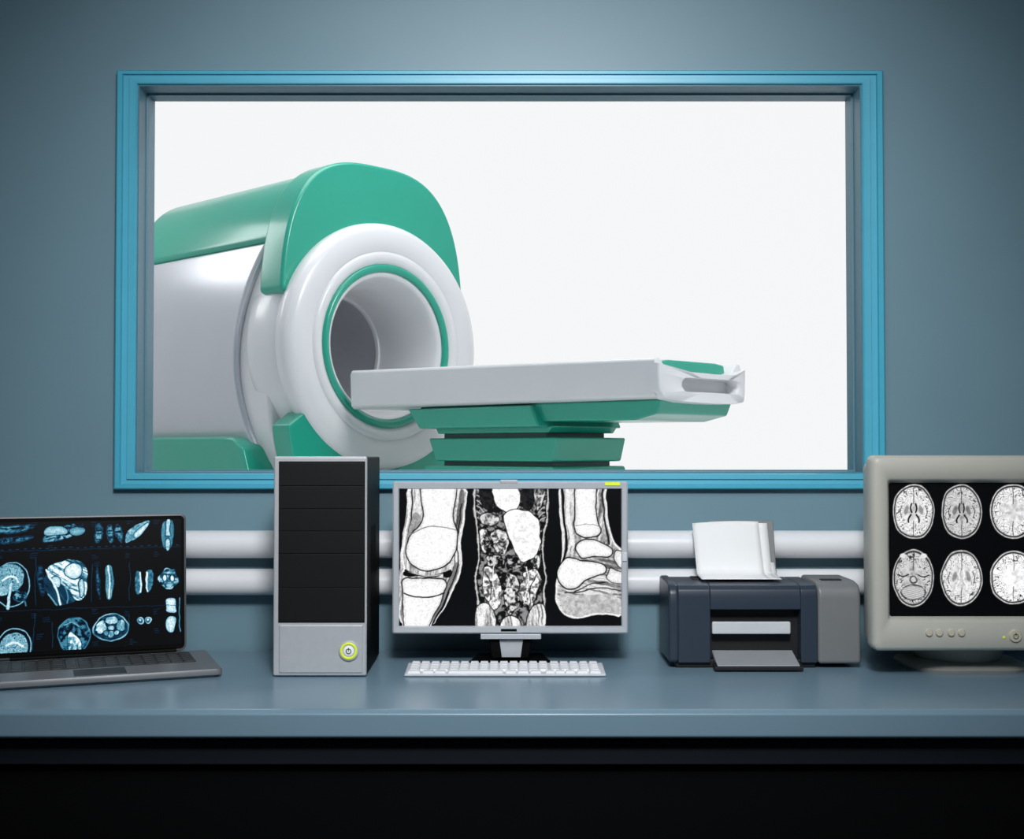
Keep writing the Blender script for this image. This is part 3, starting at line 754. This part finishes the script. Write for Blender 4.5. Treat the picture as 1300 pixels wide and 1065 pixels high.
box("camera_bump", mx(635), mx(657), FY-0.001, FY+0.014, T-0.003, T+0.004, M['silverd'], mo, 0.0012)
box("energy_sticker", mx(768), mx(787), FY-0.0012, FY+0.002, T-0.008, T-0.001, M['lime'], mo, 0.0003, label="lime green sticker tab")
box("side_button", mx(789.5), mx(795.5), FY-0.0025, FY+0.002, mz(712), mz(701), M['prwhite'], mo, 0.001)
box("maker_badge", mx(636), mx(656), FY-0.0008, FY+0.001, mz(800.5), mz(797.5), M['black'], mo, 0.0002)
box("stand_bracket", mx(610), mx(687), FY+0.004, FY+0.05, mz(811), mz(804), M['silverd'], mo, 0.002, label="silver bracket")
prism("stand_neck", [(mx(620),mz(812)),(mx(676),mz(812)),(mx(672),0.012),(mx(624),0.012)], 'y', FY+0.018, FY+0.055, M['black'], mo, bevel=0.004)
prism("stand_neck_insert", [(mx(634),mz(813)),(mx(664),mz(813)),(mx(661),0.016),(mx(637),0.016)], 'y', FY+0.0165, FY+0.02, M['silverd'], mo, bevel=0.001)
prism("stand_base", [(-0.088,-0.035),(0.088,-0.035),(0.072,0.075),(-0.072,0.075)], 'z', 0.0, 0.010, M['black'], mo, bevel=0.003)

# ------------------------------------------------------------------ keyboard
kb = thing("keyboard", (-0.014, 2.572, DZ), 0, "white slim keyboard lying on the desk before the monitor", "keyboard")
prism("keyboard_body", [(0,0.001),(0,0.006),(0.103,0.012),(0.103,0.001)], 'x', -0.205, 0.205, M['keybase'], kb, bevel=0.002)
def keymesh(w, d):
    h = 0.005; i = 0.0015
    v = [(-w/2,-d/2,0),(w/2,-d/2,0),(w/2,d/2,0),(-w/2,d/2,0),(-w/2+i,-d/2+i,h),(w/2-i,-d/2+i,h),(w/2-i,d/2-i*0.4,h),(-w/2+i,d/2-i*0.4,h)]
    me = bpy.data.meshes.new("key")
    me.from_pydata(v, [], [(0,3,2,1),(4,5,6,7),(0,1,5,4),(1,2,6,5),(2,3,7,6),(3,0,4,7)])
    me.materials.append(M['keys']); return me
tilt = math.atan(0.006/0.103)
rows = 5
KM = {}
def addkey(x, y, w, d=0.0155):
    k = round(w, 4)
    if k not in KM: KM[k] = keymesh(w, d)
    o = bpy.data.objects.new("key", KM[k]); COL.objects.link(o); o.parent = kb
    o.location = (x, y, 0.0058+0.006*y/0.103); o.rotation_euler = (tilt, 0, 0)
pitch = 0.0205
for r in range(rows):
    y = 0.012 + r*0.0195
    n = 19
    if r == 0:
        xs = [(-0.1855,0.026),(-0.157,0.022),(-0.132,0.022),(-0.060,0.112),(0.012,0.022),(0.037,0.022),(0.0625,0.022),(0.092,0.0185),(0.1125,0.0185),(0.133,0.0185),(0.158,0.022),(0.184,0.022)]
        for x, w in xs: addkey(x, y, w)
    else:
        for i in range(n):
            x = -0.1875 + i*pitch + (0.0028 if i > 13 else 0)
            addkey(x, y, 0.0178)

# ------------------------------------------------------------------ laptop
lt = thing("laptop", (-0.899, 2.727, DZ), math.radians(21), "open dark grey laptop showing a sheet of cyan scans", "laptop")
DWh = 0.235; DD = 0.258
loft("laptop_base", [[(p[0], p[2], z) for p in rrect(-DWh+e, DWh-e, -DD+e, 0.0-e, 0.012, 0, 5)] for (z, e) in ((0.0015,0.006),(0.006,0.0),(0.014,0.0),(0.0175,0.002))], M['lapbody'], lt, angle=50)
loft("keyboard_deck", [[(p[0], p[2], z) for p in rrect(-0.195, 0.195, -0.155, -0.025, 0.004, 0, 3)] for z in (0.0160, 0.0182)], M['lapkeys'], lt, label="black keyboard well")
for r in range(5):
    for i in range(15):
        x = -0.182 + i*0.026; y = -0.142 + r*0.0250
        k = "lk"
        if k not in KM:
            me = keymesh(0.0225, 0.0205); me.materials.clear(); me.materials.append(M['lapkeys'])
            for vv in me.vertices: vv.co.z *= 0.4
            KM[k] = me
        o = bpy.data.objects.new("key", KM[k]); COL.objects.link(o); o.parent = lt
        o.location = (x, y, 0.0180)
box("touchpad", -0.05, 0.05, -0.242, -0.170, 0.0165, 0.0181, M['lapkeys'], lt, 0.0005)
box("side_port", DWh-0.0008, DWh+0.0004, -0.12, -0.09, 0.006, 0.010, M['black'], lt, 0.0002)
lathe("hinge", [(0.0065,-0.17),(0.0065,0.17)], (0,-0.004,0.020), 'x', M['black'], lt, 20)
LW0, LW1, LH = -0.222, 0.192, 0.300
ta = math.radians(5)
def lean(p):
    y, z = p[1], p[2]
    return (p[0], y*math.cos(ta)+z*math.sin(ta)-0.004, -y*math.sin(ta)+z*math.cos(ta)+0.020)
lo = []
for (y, e) in ((0.010,0.004),(0.008,0.0),(0.001,0.0),(0.0,0.002)):
    lo.append([lean(p) for p in rrect(LW0+e, LW1-e, 0.0+e, LH-e, 0.012, y, 6)])
lidp = loft("lid", lo, M['lapgrey'], lt, angle=60)
lo = [[lean(p) for p in rrect(LW0+0.004, LW1-0.004, 0.004, LH-0.004, 0.010, y, 6)] for y in (0.001, -0.0008)]
loft("screen_bezel", lo, M['black'], lidp, label="black screen bezel")
s = screen_mesh("screen", lap, (LW0+0.009, -0.0014, 0.014), (LW1-LW0)-0.020, LH-0.026, M['scr_blue'], lidp, rgb=lap_rgb, label="display filled with cyan medical scans")
for vv in s.data.vertices:
    vv.co = lean(vv.co)

# ------------------------------------------------------------------ printer
pr = thing("printer", (0.531, 2.67, DZ), 0, "slate-blue and grey inkjet printer with white paper loaded", "printer")
bodyp = [(0.0,0.012),(0.0,0.150),(0.004,0.166),(0.014,0.174),(0.04,0.177),(0.165,0.177),(0.165,0.012)]
box("printer_body", -0.180, 0.114, 0.050, 0.165, 0.010, 0.168, M['prblue'], pr, 0.003)
prism("front_shell", bodyp[:], 'x', -0.180, -0.112, M['prblue'], pr, bevel=0.0025)
prism("front_shell", bodyp[:], 'x', 0.079, 0.114, M['prblue'], pr, bevel=0.0025)
prism("top_lid", [(0.0,0.124),(0.0,0.150),(0.004,0.166),(0.014,0.174),(0.04,0.177),(0.165,0.177),(0.165,0.124)], 'x', -0.1123, 0.0793, M['prblue'], pr, bevel=0.0025)
prism("end_cap", [(-0.003,0.016),(-0.003,0.135),(0.002,0.162),(0.014,0.176),(0.04,0.180),(0.17,0.180),(0.17,0.012),(0.01,0.012)], 'x', -0.200, -0.179, M['prblue'], pr, bevel=0.006, seg=4)
box("base_plinth", -0.184, 0.112, 0.010, 0.160, 0.0, 0.018, M['prdark'], pr, 0.003, label="black base plinth")
box("output_recess", -0.114, 0.081, 0.034, 0.055, 0.014, 0.126, M['prdark'], pr, 0.001, label="black output recess")
box("exit_flap", -0.108, 0.058, 0.002, 0.012, 0.072, 0.098, M['prwhite'], pr, 0.003, label="light grey exit flap")
prism("output_tray", [(-0.040,0.006),(-0.040,0.014),(0.045,0.036),(0.045,0.024)], 'x', -0.104, 0.068, M['prtray'], pr, bevel=0.002, label="grey output tray")
prism("tray_lip", [(-0.044,0.003),(-0.044,0.011),(-0.020,0.017),(-0.010,0.004)], 'x', -0.110, 0.074, M['prdark'], pr, bevel=0.0015, label="black tray lip")
prism("ink_housing", [(-0.002,0.010),(-0.002,0.146),(0.004,0.168),(0.016,0.178),(0.045,0.182),(0.165,0.182),(0.165,0.010)], 'x', 0.115, 0.206, M['prgrey'], pr, bevel=0.008, seg=4, label="grey control housing")
box("control_strip", 0.132, 0.176, 0.040, 0.060, 0.1795, 0.1835, M['prdark'], pr, 0.001, label="black control strip")
box("feed_slot", -0.135, 0.055, 0.105, 0.150, 0.170, 0.180, M['prdark'], pr, 0.002, label="black paper feed slot")
prism("paper_support", [(0.130,0.165),(0.135,0.165),(0.178,0.302),(0.173,0.302)], 'x', -0.090, 0.057, M['prgrey'], pr, bevel=0.002, label="grey paper support")
# papers
pap = thing("paper_stack", (0.531, 2.67, DZ), 0, "curled white sheets standing in the printer feed", "paper")
def sheet(name, x0, x1, skew, off, top):
    nu, nv = 12, 16; v = []; f = []
    for j in range(nv+1):
        q = j/nv
        if q < 0.3:
            k = q/0.3; y = 0.050+0.065*k; z = 0.1835+0.003*k*k
        else:
            k = (q-0.3)/0.7; y = 0.115+0.052*k; z = 0.1865+(top-0.1865)*k
        for i in range(nu+1):
            s_ = i/nu
            x = x0+(x1-x0)*s_ + skew*q
            yy = y - 0.006*math.sin(s_*math.pi)*q + off
            v.append((x, yy, z + 0.003*math.sin(s_*math.pi)*q + 0.004*s_*q))
    for j in range(nv):
        for i in range(nu):
            a = j*(nu+1)+i
            f.append((a, a+1, a+nu+2, a+nu+1))
    o = mobj(name, v, f, M['paper'], pap, 0, angle=60)
    m = o.modifiers.new("solid", 'SOLIDIFY'); m.thickness = 0.0008
    return o
sheet("paper_sheet", -0.122, 0.026, -0.004, 0.0, 0.296)
sheet("paper_sheet", -0.120, 0.042, 0.000, 0.002, 0.292)
sheet("paper_sheet", -0.123, 0.050, 0.004, -0.0015, 0.222)

# ------------------------------------------------------------------ CRT monitor
cr = thing("tube_monitor", (0.916, 2.55, DZ), 0, "beige-grey tube monitor showing six head scans", "monitor")
cs_ = 0.00159375
def cx_(px): return (px-650)*cs_-0.916
def cz_(py): return EYE-(py-570)*cs_-DZ
L, Rr, T, B = cx_(1106.5), cx_(1347), cz_(578), cz_(824)
l, r_, t, b = cx_(1131), cx_(1321), cz_(613), cz_(783)
def chin(pts, dy):
    return [(p[0], p[1]+dy*0, p[2] - (0.013*(1-(p[0]/0.2)**2) if p[2] < 0.1 else 0)) for p in pts]
R8 = 8
loft("bezel", [chin(rrect(L+0.006,Rr-0.006,B+0.004,T-0.004,0.014,0.055,R8),0), chin(rrect(L,Rr,B,T,0.014,0.040,R8),0), chin(rrect(L,Rr,B,T,0.014,0.012,R8),0), chin(rrect(L+0.003,Rr-0.003,B+0.003,T-0.003,0.012,0.003,R8),0),
     chin(rrect(L+0.010,Rr-0.010,B+0.010,T-0.009,0.010,-0.001,R8),0), rrect(l-0.010,r_+0.010,b-0.010,t+0.010,0.008,0.0,R8), rrect(l-0.006,r_+0.006,b-0.006,t+0.006,0.006,0.004,R8), rrect(l,r_,b,t,0.005,0.016,R8), rrect(l,r_,b,t,0.005,0.05,R8)],
     M['crt'], cr, ring=True, angle=45)
screen_mesh("screen", tube, (l, 0.0175, b), r_-l, t-b, M['scr_crt'], cr, bulge=0.006, label="display with six monochrome head scans")
loft("rear_housing", [chin(rrect(L+0.010,Rr-0.010,B+0.006,T-0.010,0.014,0.045,R8),0), chin(rrect(L+0.016,Rr-0.016,B+0.004,T-0.014,0.016,0.12,R8),0), rrect(L+0.05,Rr-0.05,B+0.010,T-0.05,0.02,0.20,R8), rrect(L+0.075,Rr-0.075,B+0.05,T-0.09,0.02,0.285,R8)], M['crt'], cr)
for px in (1177, 1190, 1205, 1218):
    lathe("menu_button", [(0.0001,-0.0055),(0.0062,-0.005),(0.0075,-0.003),(0.0075,0.002)], (cx_(px),0,cz_(802)), 'y', M['crtbtn'], cr, 28)
pbn = lathe("power_button", [(0.0001,-0.006),(0.0115,-0.0055),(0.013,-0.003),(0.013,0.002)], (cx_(1286),0,cz_(806)), 'y', M['crtbtn'], cr, 36)
tor = [(0.0048+0.0007*math.cos(a), -0.0062+0.0005*math.sin(a)) for a in [2*math.pi*i/8 for i in range(8)]]
lathe("power_symbol", tor, (cx_(1286),0,cz_(806.5)), 'y', M['crtdark'], pbn, 28, closed=True)
box("power_symbol_bar", cx_(1286)-0.0006, cx_(1286)+0.0006, -0.0068, -0.005, cz_(806), cz_(802), M['crtdark'], pbn, 0)
lathe("power_light", [(0.0001,-0.003),(0.002,-0.0025),(0.0026,0.001)], (cx_(1272),0,cz_(808)), 'y', M['lime'], cr, 16)
lathe("swivel_neck", [(0.085,0.012),(0.09,0.025),(0.095,0.045),(0.095,0.06)], (0.04,0.17,0), 'z', M['crtfoot'], cr, 64)
sq = []
for z, e in ((0.0,0.0),(0.006,-0.002),(0.012,0.002),(0.018,0.02)):
    sq.append([(p[0], p[2], z) for p in rrect(-0.080+e, 0.170-e, 0.060+e, 0.275-e, 0.07 if e < 0.01 else 0.06, 0, 8)])
loft("foot", sq, M['crtfoot'], cr, angle=50)

# ------------------------------------------------------------------ lights
def area(name, loc, target, sx, sy, energy, color=(1,1,1)):
    d = bpy.data.lights.new(name, 'AREA'); d.shape = 'RECTANGLE'; d.size = sx; d.size_y = sy; d.energy = energy; d.color = color
    o = bpy.data.objects.new(name, d); o.location = loc
    o.rotation_euler = (Vector(target)-Vector(loc)).to_track_quat('-Z', 'Y').to_euler()
    COL.objects.link(o); return o
def spot(name, loc, target, ang, blend, radius, energy, color=(1,1,1)):
    d = bpy.data.lights.new(name, 'SPOT'); d.spot_size = math.radians(ang); d.spot_blend = blend; d.shadow_soft_size = radius; d.energy = energy; d.color = color
    o = bpy.data.objects.new(name, d); o.location = loc
    o.rotation_euler = (Vector(target)-Vector(loc)).to_track_quat('-Z', 'Y').to_euler()
    COL.objects.link(o); return o
spot("ceiling_spot", (0.1, 0.35, 2.45), (0.0, 2.8, 1.35), 70, 1.0, 0.22, 235, (0.98, 0.99, 1.0))
area("ceiling_fill", (0, 1.0, 2.66), (0, 1.3, 0), 1.6, 0.8, 20, (0.92, 0.97, 1.0))
area("exam_key", (2.2, 4.6, 4.3), (-0.9, 8.3, 2.0), 1.2, 1.2, 100)
area("exam_side_highlight", (-3.6, 8.3, 3.0), (-1.6, 8.4, 2.2), 0.5, 1.4, 12)  # added lamp that puts a highlight on the scanner's side panel
area("exam_ceiling", (-0.8, 7.2, 4.6), (-0.8, 7.2, 0), 2.4, 2.0, 58)
w = bpy.data.worlds.new("world"); SC.world = w; w.use_nodes = True
w.node_tree.nodes["Background"].inputs[0].default_value = (0.5, 0.6, 0.7, 1)
w.node_tree.nodes["Background"].inputs[1].default_value = 0.05
